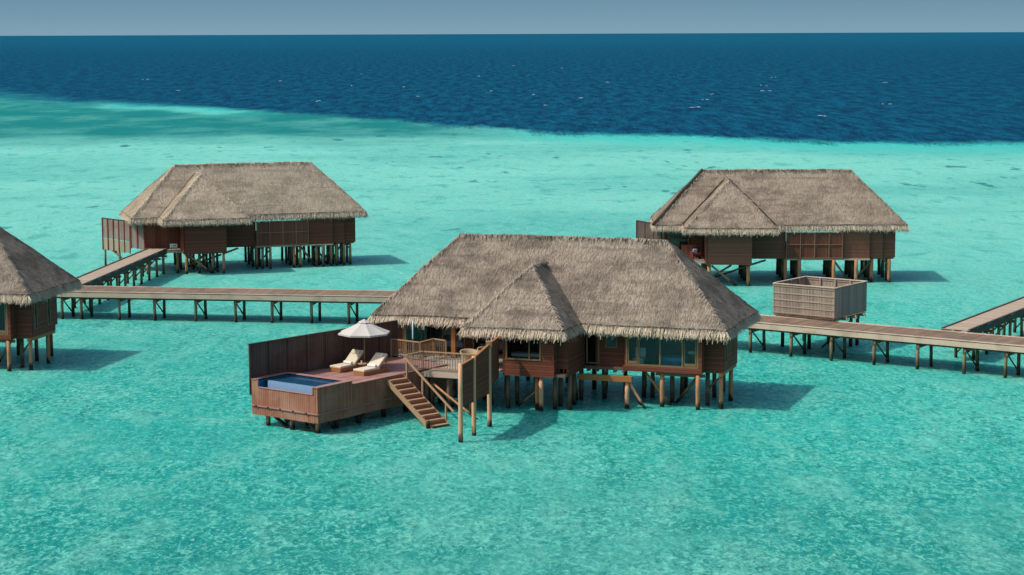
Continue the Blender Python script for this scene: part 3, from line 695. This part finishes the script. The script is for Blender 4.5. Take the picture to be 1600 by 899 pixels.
T = thing('plunge_pool', 'small blue tiled plunge pool sunk in the sea end of the timber deck', 'pool', F0, RZD)
mb = MB(); p0, p1, q0, q1 = .55, 2.42, .32, 4.28
mb.poly([(p0,q0,1.25),(p1,q0,1.25),(p1,q1,1.25),(p0,q1,1.25)])
mb.box(p1, p1+.12, q0-.1, q1+.1, 1.2, 2.30); mb.box(.1, p1, q0-.12, q0, 1.2, 2.30); mb.box(.1, p1, q1, q1+.12, 1.2, 2.30)
mb.box(p1-.5, p1-.002, q0+.002, q1-.002, 1.251, 1.85)
mb.build('basin', M['mosaic_dark'], T)
mb = MB(); mb.box(.42,.56,.45,3.86,1.5,2.31); mb.build('overflow_wall', M['mosaic'], T)
mb = MB(); mb.box(.06,.42,.32,4.28,1.45,1.62); mb.build('gutter', M['mosaic_dark'], T)
mb = MB(); mb.poly([(.561,q0+.001,2.285),(p1-.001,q0+.001,2.285),(p1-.001,q1-.001,2.285),(.561,q1-.001,2.285)]); mb.poly([(.061,3.861,1.96),(.56,3.861,1.96),(.56,4.279,1.96),(.061,4.279,1.96)]) ; mb.build('pool_water', M['poolwater'], T)
mb = MB()
mb.box(-.04, 2.6, -.04, .34, 2.365, 2.40); mb.box(-.04, 2.6, 4.26, W_+.04, 2.365, 2.40); mb.box(2.36, 2.62, .343, 4.257, 2.365, 2.40)
mb.box(-.04,.06,.342,4.15,1.985,2.02); mb.box(2.56,2.62,.2,4.4,2.2,2.362); mb.box(-.035,.055,.30,.345,2.02,2.362); mb.box(-.035,.055,4.148,4.2,2.02,2.362)
mb.build('coping', M['deck'], T)

# tall fence on the left side of the deck
fence('tall dark brown board fence along the left side of the pool deck', tuple(dk(-.02,4.74)[:2]), tuple(dk(10.9,4.1)[:2]), 1.6, 4.15, 'fence', 9)

# loungers
def lounger(label, p, q, rz):
    P = dk(p,q); T = thing('sun_lounger', label, 'sun lounger', (P.x,P.y,ZD+.006), RZD+rz, 'sun loungers on the pool deck')
    mb = MB(); mb.box(0,1.95,-.36,.36,.0,.2); mb.build('base', M['teak'], T, bevel=.012)
    mb = MB(); mb.box(-.02,1.28,-.39,.39,.203,.33); mb.build('mattress', M['cream'], T, bevel=.04)
    d = Vector((math.cos(R(40)),0,math.sin(R(40)))); n = Vector((-d.z,0,d.x))
    mb = MB(); a = Vector((1.2,0,.30)); b = a+d*.92
    mb.beam(a+n*.05, b+n*.05, .78, .13, 0, n); mb.build('backrest', M['cream'], T, bevel=.035)
    mb = MB(); mb.beam(a-n*.045, b-n*.045, .7, .05, 0, n); mb.build('backrest_frame', M['teak'], T)
    mb = MB(); mb.beam(b-d*.32+n*.15, b-d*.08+n*.15, .55, .08, 0, n); mb.build('pillow', M['cream'], T, bevel=.035)
    for s in (-.3,.3): bar(T, 'prop', b-d*.2-n*.08+Vector((0,s,0)), Vector((1.88,s,.2)), .04, .04, 'teak')
    for x in (.1,1.85):
        pass
    return T
lounger('cream cushioned sun lounger beside the dark fence, under the parasol', 4.85, 3.2, 0)
lounger('cream cushioned sun lounger nearer the deck edge and the stairs', 4.75, 1.45, 0)
for p, q, lb in ((5.75,3.1,'rolled white towel on the lounger beside the fence'),(5.75,1.4,'rolled white towel on the lounger nearer the deck edge')):
    P = dk(p,q); mb = MB(); mb.tube((0,-.27,.085),(0,.27,.085),.08,.08,14,0); mb.tube((.02,-.275,.085),(.02,.275,.085),.05,.05,12,0)
    o = mb.build('rolled_towel', M['towel'], None, smooth=False); o.location = (P.x,P.y,ZD+.33); o.rotation_euler = (0,0,RZD); tag(o, lb, 'towel', 'rolled towels')
# low table between them
P = dk(6.0,2.3); T = thing('side_table', 'low round side table between the two sun loungers', 'side table', (P.x,P.y,ZD+.006), RZD)
mb = MB(); mb.lathe((0,0,0), [(0,.36),(.25,.36),(.26,.38),(.25,.40),(0,.40)], 20); mb.build('top', M['rail'], T)
mb = MB()
for g in (0,2.1,4.2): mb.tube((.17*math.cos(g),.17*math.sin(g),0),(.1*math.cos(g),.1*math.sin(g),.36),.02,.02,6)
mb.build('base', M['rail'], T)
P = dk(6.0,2.36); T = thing('drinking_glass', 'small glass standing on the low table between loungers', 'glass', (P.x,P.y,ZD+.407))
mb = MB(); mb.lathe((0,0,0), [(.0,0),(.035,0),(.04,.14),(.034,.14),(.03,.01)], 12); mb.build('tumbler', M['white'], T)

# parasol
P = dk(6.6,2.68); T = thing('parasol', 'off white octagonal parasol over the sun loungers', 'parasol', (P.x,P.y,ZD+.006), .3)
mb = MB(); n = 8; rr = 1.42; zr_, za_ = 1.97, 2.62
def canopy(r0, z0, r1, z1, seg, sag):
    for i in range(n):
        g0, g1 = 2*math.pi*i/n, 2*math.pi*(i+1)/n
        c0, c1 = Vector((math.cos(g0),math.sin(g0),0)), Vector((math.cos(g1),math.sin(g1),0))
        for k in range(seg):
            t0, t1 = k/seg, (k+1)/seg; m_ = 4
            for j in range(m_):
                def pt(t, s):
                    c = c0.lerp(c1, s); r = r0+(r1-r0)*t; z = z0+(z1-z0)*t - sag*math.sin(math.pi*t)*.6 - sag*4*s*(1-s)*(1-t)
                    return Vector((c.x*r, c.y*r, z))
                mb.poly([pt(t0,j/m_), pt(t0,(j+1)/m_), pt(t1,(j+1)/m_), pt(t1,j/m_)])
canopy(rr, zr_, .20, za_-.08, 6, .05)
for i in range(n):                                                  # short valance
    g0, g1 = 2*math.pi*i/n, 2*math.pi*(i+1)/n
    a, b = Vector((rr*math.cos(g0),rr*math.sin(g0),zr_)), Vector((rr*math.cos(g1),rr*math.sin(g1),zr_))
    mb.poly([a,b,b-Vector((0,0,.09)),a-Vector((0,0,.09))])
co = mb.build('canopy', M['canvas'], T)
mb = MB(); canopy(.34, za_-.10, .02, za_+.06, 2, .02); mb.build('vent_cap', M['canvas'], co)
mb = MB()
for i in range(n):
    g = 2*math.pi*i/n; mb.beam((.05*math.cos(g),.05*math.sin(g),za_-.1),(rr*.97*math.cos(g),rr*.97*math.sin(g),zr_-.02),.02,.03)
mb.build('ribs', M['rail'], T)
mb = MB(); mb.tube((0,0,0),(0,0,za_),.028,.026,10); mb.build('pole', M['rail'], T, smooth=True)
mb = MB(); mb.lathe((0,0,0), [(0,.09),(.07,.09),(.24,.06),(.26,0)], 20); mb.build('base', M['kerb'], T)

# outdoor shower by the fence end
P = vm(-7.35,-4.2); T = thing('outdoor_shower', 'slim pale outdoor shower pole standing by the railing under the eave', 'shower', (P.x,P.y,2.15))
mb = MB(); mb.tube((0,0,0),(0,0,2.15),.045,.04,10); mb.build('pole', M['steel'], T, smooth=True)
mb = MB(); mb.box(-.03,.03,-.07,-.03,.95,1.1); mb.build('tap', M['black'], T)
mb = MB(); mb.box(-.55,.35,-.45,.3,.0,.07); mb.build('tray', M['steel'], T, bevel=.02)

# ================================================================== TERRACE, RAILINGS
T = thing('terrace', 'pale board terrace under the eave between pool deck and villa', 'terrace', (2.825,110.148,0), -AM)
mb = MB()
def in_ter(u, v): return True
k = 0; v = -7.9
while v < -1.4:
    u0, u1 = -5.35, -1.45
    if v > -4.6: u0 = -9.4
    u = u0
    while u < u1-.05:
        un = min(u1, u+random.uniform(1.6,2.6)); mb.box(u, un-.006, v, v+.135, 2.07, 2.13+random.uniform(-.003,.003)); u = un
    v += .145
mb.build('boards', M['terrace'], T)
bar(T, 'fascia', (-5.4,-7.95,1.98), (-1.7,-7.95,1.98), .06, .24, 'fascia'); bar(T, 'fascia', (-5.4,-7.93,1.97),(-5.4,-4.6,1.97),.06,.22,'pile_dark')
bar(T, 'beam', (-5.3,-7.2,1.75),(-1.5,-7.2,1.75),.16,.2,'pile_dark'); bar(T, 'beam', (-9.3,-3.9,1.75),(-1.5,-3.9,1.75),.16,.2,'pile_dark')
for u, v_ in ((-5.2,-7.6),(-3.9,-7.6),(-2.6,-7.6),(-5.2,-5.6),(-3.9,-5.6),(-2.4,-5.2),(-5.1,-3.7),(-3.3,-3.7),(-7.2,-3.7),(-9.1,-3.7),(-5.0,-7.3)): pile(T, u, v_, 1.9, .13, 'pile_dark')
brace(T, (-4.6,-8.05,1.5), (-1.6,-9.2,-.1), .06, 'pile'); brace(T, (-3.6,-7.4,1.8), (-2.6,-6.6,1.0), .06); brace(T,(-5.1,-7.4,1.5),(-4.2,-6.2,0),.06)
# square roof post in the sun
mb = MB(); mb.box(-5.47,-5.23,-3.2,-2.96,2.135,4.2); o = mb.build('roof_post', M['orange'], VM)
mb = MB(); mb.box(-8.35,-8.2,-3.1,-2.95,2.135,4.2); o = mb.build('roof_post', M['frame'], VM)

def balustrade(label, pts, zb, h=1.0, sp=.14, rail='rail'):
    o = Vector(pts[0]); T = thing('balustrade', label, 'railing', (o.x,o.y,zb), 0, 'wooden balustrades of the terrace')
    L = [Vector((p[0]-o.x, p[1]-o.y, 0)) for p in pts]
    up = Vector((0,0,1))
    for p in L:
        mb = MB(); mb.box(p.x-.05,p.x+.05,p.y-.05,p.y+.05,0,h-.03); mb.build('post', M[rail], T)
    for a, b in zip(L, L[1:]):
        bar(T, 'handrail', a+up*h, b+up*h, .11, .055, rail); bar(T, 'bottom_rail', a+up*.12, b+up*.12, .05, .06, rail)
        n = int((b-a).length/sp)
        for k in range(1, n):
            p = a.lerp(b, k/n); mb = MB(); mb.box(p.x-.02,p.x+.02,p.y-.02,p.y+.02,.155,h-.03); mb.build('baluster', M[rail], T)
    return T
q = lambda v: (v.x, v.y)
balustrade('wooden railing from the tall fence past the shower to the sunlit square post', [q(dk(10.45,4.1)), q(dk(10.42,2.0)), q(vm(-6.35,-3.6)), q(vm(-5.5,-3.95))], 2.2)
balustrade('wooden railing along the front edge of the terrace above the water, beside the stairs', [q(dk(6.85,-.04)), q(dk(8.25,-.04)), q(vm(-1.75,-7.86))], 2.17, 1.0, .15, 'rail_grey')

# stairs into the water
P = dk(5.92, 0); T = thing('staircase', 'open wooden staircase running from pool deck down into the water', 'stairs', P, RZD-R(11))
N = 10; pL, pR = -.6, .6; run = 3.75
for k in range(N):
    z = 2.05 - k*.215; qq = -.1 - k*run/N
    mb = MB(); mb.box(pL+.05, pR-.05, qq-.33, qq, z-.05, z); mb.build('tread', M['rail_grey'], T)
    mb = MB(); mb.box(pL+.06, pR-.06, qq-.03, qq, z+.003, z+.165); mb.build('riser', M['tread'], T)
for p in (pL, pR): bar(T, 'stringer', (p,.1,2.10), (p,-3.95,-.20), .07, .25, 'rail_grey')
mb = MB(); mb.tube((pL-.1,-3.6,-.9),(pL-.1,-3.6,.42),.11,.11,10); mb.build('post', M['pile'], T)
for qv, zz in ((-.2,2.1),(-1.5,1.35),(-3.4,.25)):
    mb = MB(); mb.box(pR+.04,pR+.12,qv-.04,qv+.04,zz-.35,zz+.9); mb.build('post', M['rail_grey'], T)
bar(T, 'handrail', (pR+.08,-.05,3.06), (pR+.08,-4.0,.74), .07, .09, 'rail_grey')

# screen of horizontal boards on three posts, right of the terrace
SP = [Vector((-2.55,96.2,0)), Vector((-1.92,97.85,0)), Vector((-1.18,100.1,0)), Vector((-.72,104.3,0))]
T = thing('privacy_screen', 'dark board screen on three tall orange posts standing in the water', 'screen', SP[0])
TOP = [3.86, 3.98, 4.3, 3.9]
for i in range(3):
    a, b = SP[i]-SP[0], SP[i+1]-SP[0]; d = (b-a).normalized(); mb = MB()
    z = 1.72 if i < 2 else 1.9; k = 0
    za0, za1 = TOP[i]-.06, TOP[i+1]-.06
    if i == 2: za0, za1 = 4.28, 3.98
    nb = 15
    for k in range(nb):
        f0, f1 = k/nb, (k+.94)/nb; s = random.uniform(0,.008)
        pa, pb = a+d*.1, b-d*.1; sd = d.cross(Vector((0,0,1)))*(.018+s)
        A = [pa+sd, pa-sd, pb-sd, pb+sd]; zs = [(z+(za0-z)*f0, z+(za1-z)*f0), (z+(za0-z)*f1, z+(za1-z)*f1)]
        mb.hexa([A[0]+Vector((0,0,zs[0][0])), A[1]+Vector((0,0,zs[0][0])), A[2]+Vector((0,0,zs[0][1])), A[3]+Vector((0,0,zs[0][1]))],
                [A[0]+Vector((0,0,zs[1][0])), A[1]+Vector((0,0,zs[1][0])), A[2]+Vector((0,0,zs[1][1])), A[3]+Vector((0,0,zs[1][1]))])
    mb.build('board_panel', M['wall'], T)
    bar(T, 'cap', a+Vector((0,0,za0+.03)), b+Vector((0,0,za1+.03)), .12, .05, 'orange')
for p, z in zip(SP[:3], (3.92,4.02,4.36)): pile(T, p.x-SP[0].x, p.y-SP[0].y, z, .12, 'pile_pale', 0, 'post')
mb = MB(); p = SP[2]-SP[0]; mb.box(p.x-.17,p.x+.14,p.y-.12,p.y+.16,4.1,4.42); mb.build('post_head', M['rail'], T)

# round woven chairs on the terrace
for u, v_, lb in ((-3.33,-5.95,'round woven tub chair at the terrace railing, front of the pair'),(-2.75,-4.85,'round woven tub chair behind the other one, closer to the villa')):
    P = vm(u,v_); T = thing('tub_chair', lb, 'chair', (P.x,P.y,2.135), .4, 'round woven terrace chairs')
    mb = MB(); mb.lathe((0,0,0), [(.30,.0),(.33,.02),(.36,.22),(.48,.62),(.52,.80),(.545,.83),(.52,.86),(.47,.82),(.42,.6),(.34,.42),(0,.40)], 26, fn=lambda p: Vector((p.x,p.y,p.z*(1+.10*p.y/.5)))); mb.build('shell', M['wicker'], T, smooth=True)
    mb = MB(); mb.lathe((0,0,0), [(0,.42),(.36,.42),(.39,.47),(.36,.53),(0,.54)], 22); mb.build('seat_cushion', M['cream'], T, smooth=True)

# things seen through the glass
P = vm(7.0,-2.0); T = thing('bathtub', 'blue bathtub seen through the big bay window', 'bathtub', (P.x,P.y,2.025), -AM)
mb = MB(); mb.lathe((0,0,0), [(.0,.0),(.6,.0),(.72,.35),(.8,.6),(.74,.62),(.66,.3),(.4,.12),(0,.1)], 28, fn=lambda p: Vector((p.x*1.1,p.y*.6,p.z))); mb.build('tub', M['blue'], T, smooth=True)
P = vm(8.15,-1.5); T = thing('vanity', 'white washstand in the bay window room', 'washstand', (P.x,P.y,2.025), -AM)
mb = MB(); mb.box(-.45,.45,-.28,.28,.75,.9); mb.build('basin', M['white'], T, bevel=.03)
mb = MB(); mb.box(-.4,.4,-.24,.24,0,.745); mb.build('cabinet', M['frame'], T)
P = vm(5.0,-1.9); T = thing('lounge_chair', 'pale chair behind the left pane of the bay window', 'chair', (P.x,P.y,2.025), -AM)
for n_, bq in (('seat',(-.3,.3,-.3,.3,.28,.45)),('backrest',(-.3,.3,.2,.32,.455,.95)),('base',(-.25,.25,-.25,.25,0,.275))):
    mb = MB(); mb.box(*bq); mb.build(n_, M['towel'], T, bevel=.04)
P = vm(-6.7,.2); T = thing('bed', 'bed with pale bluish linen seen through the glass doors under the eave', 'bed', (P.x,P.y,2.025), -AM)
mb = MB(); mb.box(-1,1,-.95,1,0,.3); mb.build('base', M['frame'], T)
mb = MB(); mb.box(-.98,.98,-.93,.98,.303,.62); mb.build('mattress', M['linen'], T, bevel=.06)
for s in (-.5,.5):
    mb = MB(); mb.beam((s,.6,.72),(s,.85,1.05),.75,.16,0,(0,-1,.6)); mb.build('pillow', M['towel'], T, bevel=.06)
P = vm(-.3,-5.2); T = thing('counter', 'pale low counter behind the bathroom window over the water', 'counter', (P.x,P.y,2.02), -AM)
mb = MB(); mb.box(-.8,.9,-.35,.35,.78,.95); mb.build('top', M['white'], T, bevel=.02)
mb = MB(); mb.box(-.75,.85,-.3,.3,0,.775); mb.build('cabinet', M['frame'], T)

# ================================================================== JETTIES
def jetty(label, p, q, wd, zt, mat, piles, kerb=(False,False), prow=(.35,1.65), fasc=True, step=1, cut=0.0):
    """p, q: ends of the near edge; the deck lies to the left of p->q"""
    p = Vector((*p,0)); q = Vector((*q,0)); d = q-p; L = d.length; rz = math.atan2(d.y,d.x)
    T = thing('boardwalk', label, 'boardwalk', p, rz, 'timber boardwalks between the villas')
    mb = MB(); n = int(L/.15)
    for k in range(n):
        a = k*L/n; mb.box(a+.006, a+L/n-.006, .04+random.uniform(0,.02), wd-.04, zt-.05, zt+random.uniform(-.004,.004))
    mb.build('planks', M[mat], T)
    for y in (.0, wd): bar(T, 'fascia', (0,y,zt-.20), (L,y,zt-.20), .07, .30, 'fascia' if fasc else 'kerb')
    for s, y in ((0,.06),(1,wd-.06)):
        bar(T, 'edge_board', (0,y,zt+.03), (L,y,zt+.03), .13, .05, 'kerb' if kerb[s] else 'fascia')
    for y in prow: bar(T, 'bearer', (0,y,zt-.42), (L,y,zt-.42), .14, .16, 'pile_dark')
    for i, x in enumerate(piles):
        for j, y in enumerate(prow):
            xx = x + (.28 if j else 0)
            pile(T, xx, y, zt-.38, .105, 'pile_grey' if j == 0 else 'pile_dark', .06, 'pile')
        bar(T, 'crossbeam', (x+.14,prow[0]-.3,zt-.58), (x+.14,prow[1]+.3,zt-.58), .12, .16, 'pile_dark')
        if i % 5 != 4:
            a, b = ((x,prow[0],zt-.5), (x+.28,prow[1],.25)); brace(T, a, b, .05, 'pile_dark')
    return T
# left jetty, right of it hidden by the main villa, left of it by the far-left villa
d0 = Vector((-45.3,141.2,0)); d1 = Vector((-4.0,135.0,0)); LJ = (d1-d0).length; dj = (d1-d0)/LJ
xs = [(Vector((x,y,0))-d0).dot(dj) for x,y in ((-27.87,138.3),(-25.27,138.0),(-22.29,137.6),(-19.51,136.9),(-16.87,136.5),(-14.06,136.3),(-11.4,136.0))]
jetty('long grey boardwalk running level behind the parasol, from the left villa to the main villa', d0[:2], d1[:2], 3.2, 1.98, 'jetty', [xs[0]-8.4,xs[0]-5.6,xs[0]-4.2,xs[0]-2.8]+xs+[xs[-1]+2.7,xs[-1]+5.4])
# left branch: near edge runs along its right side
jetty('pale narrow branch boardwalk climbing the picture to the left rear villa', (-31.0,142.6), (-29.05,167.2), 1.75, 2.06, 'jetty_pale', [2.2,4.6,7.0,9.4,11.8,14.2,16.6,19.0,21.4,23.6], (True,True), (.25,1.5), False)
e0 = Vector((11.6,125.4,0)); e1 = Vector((47.0,100.9,0)); LJ = (e1-e0).length; ej = (e1-e0)/LJ
xs = [(Vector((x,y,0))-e0).dot(ej) for x,y in ((14.8,123.2),(17.17,121.6),(19.43,120.1),(21.8,118.5),(24.1,116.9),(26.56,115.3),(28.62,113.8))]
jetty('brown planked boardwalk slanting down to the right past the square enclosure', e0[:2], e1[:2], 3.15, 1.98, 'jetty', xs+[xs[-1]+2.9,xs[-1]+5.8])
jetty('grey branch boardwalk turning off to the right edge behind the slanting one', (27.75,118.9), (50.5,156.2), 1.8, 2.05, 'jetty_pale', [1.6,4.0,6.4,8.8,11.2,13.6,18,22,26], (True,True), (.25,1.5), False)

# square enclosure behind the right boardwalk
A = Vector((16.68,125.6,0)); B = Vector((20.18,122.95,0)); d = B-A; rz = math.atan2(d.y,d.x); LX, LY = 4.4, 4.3
T = thing('slatted_enclosure', 'square weathered enclosure of grey upright slats beside the right boardwalk', 'enclosure', A, rz)
Z0, Z1 = 2.2, 4.14
def slatwall(p, q, n_in):
    p = Vector(p); q = Vector(q); dd = (q-p); n = int(dd.length/.105); dd = dd/n; un = dd.normalized(); nn = Vector((-un.y,un.x,0))
    mb = MB(); 
    for k in range(n):
        a = p+dd*(k+.5); mb.beam(a+Vector((0,0,Z0+random.uniform(-.02,.02))), a+Vector((0,0,Z1-.04)), .078 if n_in < 0 else .1, .022, 0, nn)
    so = mb.build('slat_wall', M['enclosure'], T)
    r = MB()
    for z in (Z0+.1, Z0+.5, Z0+.93, Z0+1.36, Z1-.14): r.beam(p+nn*(.03*n_in)+Vector((0,0,z)), q+nn*(.03*n_in)+Vector((0,0,z)), .035, .07)
    r.build('rails', M['enclosure'], so)
    c = MB(); c.beam(p+Vector((0,0,Z1)), q+Vector((0,0,Z1)), .14, .05); c.build('cap', M['fascia'], so)
    for k in range(4):
        a = p.lerp(q, (k+.0)/4)+nn*.08; mb = MB(); mb.box(a.x-.045,a.x+.045,a.y-.045,a.y+.045,Z0,Z1-.03); mb.build('post', M['enclosure'], so)
slatwall((0,0,0),(LX,0,0),-1); slatwall((LX,.03,0),(LX,LY,0),1); slatwall((LX-.03,LY,0),(0,LY,0),1); slatwall((0,LY-.03,0),(0,.03,0),1)
mb = MB()
for k in range(29): mb.box(k*.15+.01,k*.15+.145,.02,LY-.02,2.1,2.15)
mb.build('floor_boards', M['jetty'], T)
for y in (.35,1.6,2.8,3.95): bar(T,'joist',(-.05,y,2.0),(LX+.12,y,2.0),.12,.18,'fascia')
for x, y in ((.4,.6),(LX-.4,.6),(.4,3.4),(LX-.5,3.2),(2.2,3.4),(2.2,.8),(LX-.4,3.9)): pile(T,x,y,1.92,.12,'pile_dark',name='pile')
brace(T,(LX-.5,.7,1.7),(LX-1.6,2.4,.1),.06); brace(T,(LX-.5,3.2,1.7),(LX-1.5,1.2,.1),.06)

# ------------------------------------------------------------------ camera
f = 3100.0; hy = 52.5; roll = R(.21)
th = math.atan((449.5-hy)/f)
fw = Vector((0, math.cos(th), -math.sin(th))); rt = Vector((1,0,0)); up = Vector((0, math.sin(th), math.cos(th)))
r2 = rt*math.cos(roll) - up*math.sin(roll); u2 = up*math.cos(roll) + rt*math.sin(roll)
cd = bpy.data.cameras.new('camera'); cam = bpy.data.objects.new('camera', cd); COL.objects.link(cam)
from mathutils import Matrix
mt = Matrix((r2, u2, -fw)).transposed().to_4x4(); mt.translation = (0,0,20)
cam.matrix_world = mt
cd.sensor_width = 36; cd.lens = f*36/1600; cd.clip_start = 1; cd.clip_end = 300000
S.camera = cam

# ------------------------------------------------------------------ light
SUN_EL, SUN_AZ = R(51), R(14)                      # light travels along +x, a little along +y
ld = bpy.data.lights.new('sun', 'SUN'); ld.energy = 3.2; ld.angle = R(.53); ld.color = (1,.93,.82)
sun = bpy.data.objects.new('sun', ld); COL.objects.link(sun)
tv = Vector((math.cos(SUN_AZ)*math.cos(SUN_EL), math.sin(SUN_AZ)*math.cos(SUN_EL), -math.sin(SUN_EL)))
sun.rotation_euler = tv.to_track_quat('-Z','Y').to_euler(); sun.location = (-60,60,80)
w = bpy.data.worlds.new('World'); S.world = w; w.use_nodes = True; nt = w.node_tree; nt.nodes.clear()
sky = nt.nodes.new('ShaderNodeTexSky'); sky.sky_type = 'NISHITA'; sky.sun_disc = False
sky.sun_elevation = SUN_EL
to_sun = -tv; sky.sun_rotation = math.atan2(to_sun.x, to_sun.y)
sky.altitude = 0; sky.air_density = 1.0; sky.dust_density = 3.0; sky.ozone_density = 1.5
bg = nt.nodes.new('ShaderNodeBackground'); out = nt.nodes.new('ShaderNodeOutputWorld')
tc = nt.nodes.new('ShaderNodeTexCoord'); sx = nt.nodes.new('ShaderNodeSeparateXYZ'); nt.links.new(tc.outputs['Generated'], sx.inputs[0])
mr = nt.nodes.new('ShaderNodeMapRange'); mr.interpolation_type = 'SMOOTHSTEP'
nt.links.new(sx.outputs[2], mr.inputs[0]); mr.inputs[1].default_value = .0; mr.inputs[2].default_value = .30
mx = nt.nodes.new('ShaderNodeMix'); mx.data_type = 'RGBA'; nt.links.new(mr.outputs[0], mx.inputs[0])
SKY = .15
hz = nt.nodes.new('ShaderNodeMapRange'); hz.inputs[1].default_value = 0; hz.inputs[2].default_value = .028; nt.links.new(sx.outputs[2], hz.inputs[0])
hm_ = nt.nodes.new('ShaderNodeMix'); hm_.data_type = 'RGBA'; nt.links.new(hz.outputs[0], hm_.inputs[0])
hm_.inputs[6].default_value = (.215/SKY,.36/SKY,.455/SKY,1); hm_.inputs[7].default_value = (.115/SKY,.245/SKY,.345/SKY,1); nt.links.new(hm_.outputs[2], mx.inputs[6]); nt.links.new(sky.outputs[0], mx.inputs[7])      # grey-blue haze bank low over the horizon
nt.links.new(mx.outputs[2], bg.inputs[0])
bg.inputs[1].default_value = SKY; nt.links.new(bg.outputs[0], out.inputs[0])

S.render.engine = 'CYCLES'
S.cycles.max_bounces = 6; S.cycles.diffuse_bounces = 2; S.cycles.glossy_bounces = 2; S.cycles.transparent_max_bounces = 12
S.cycles.use_denoising = True
S.cycles.caustics_reflective = False; S.cycles.caustics_refractive = False
S.view_settings.view_transform = 'Standard'; S.view_settings.look = 'None'; S.view_settings.exposure = 0; S.view_settings.gamma = 1
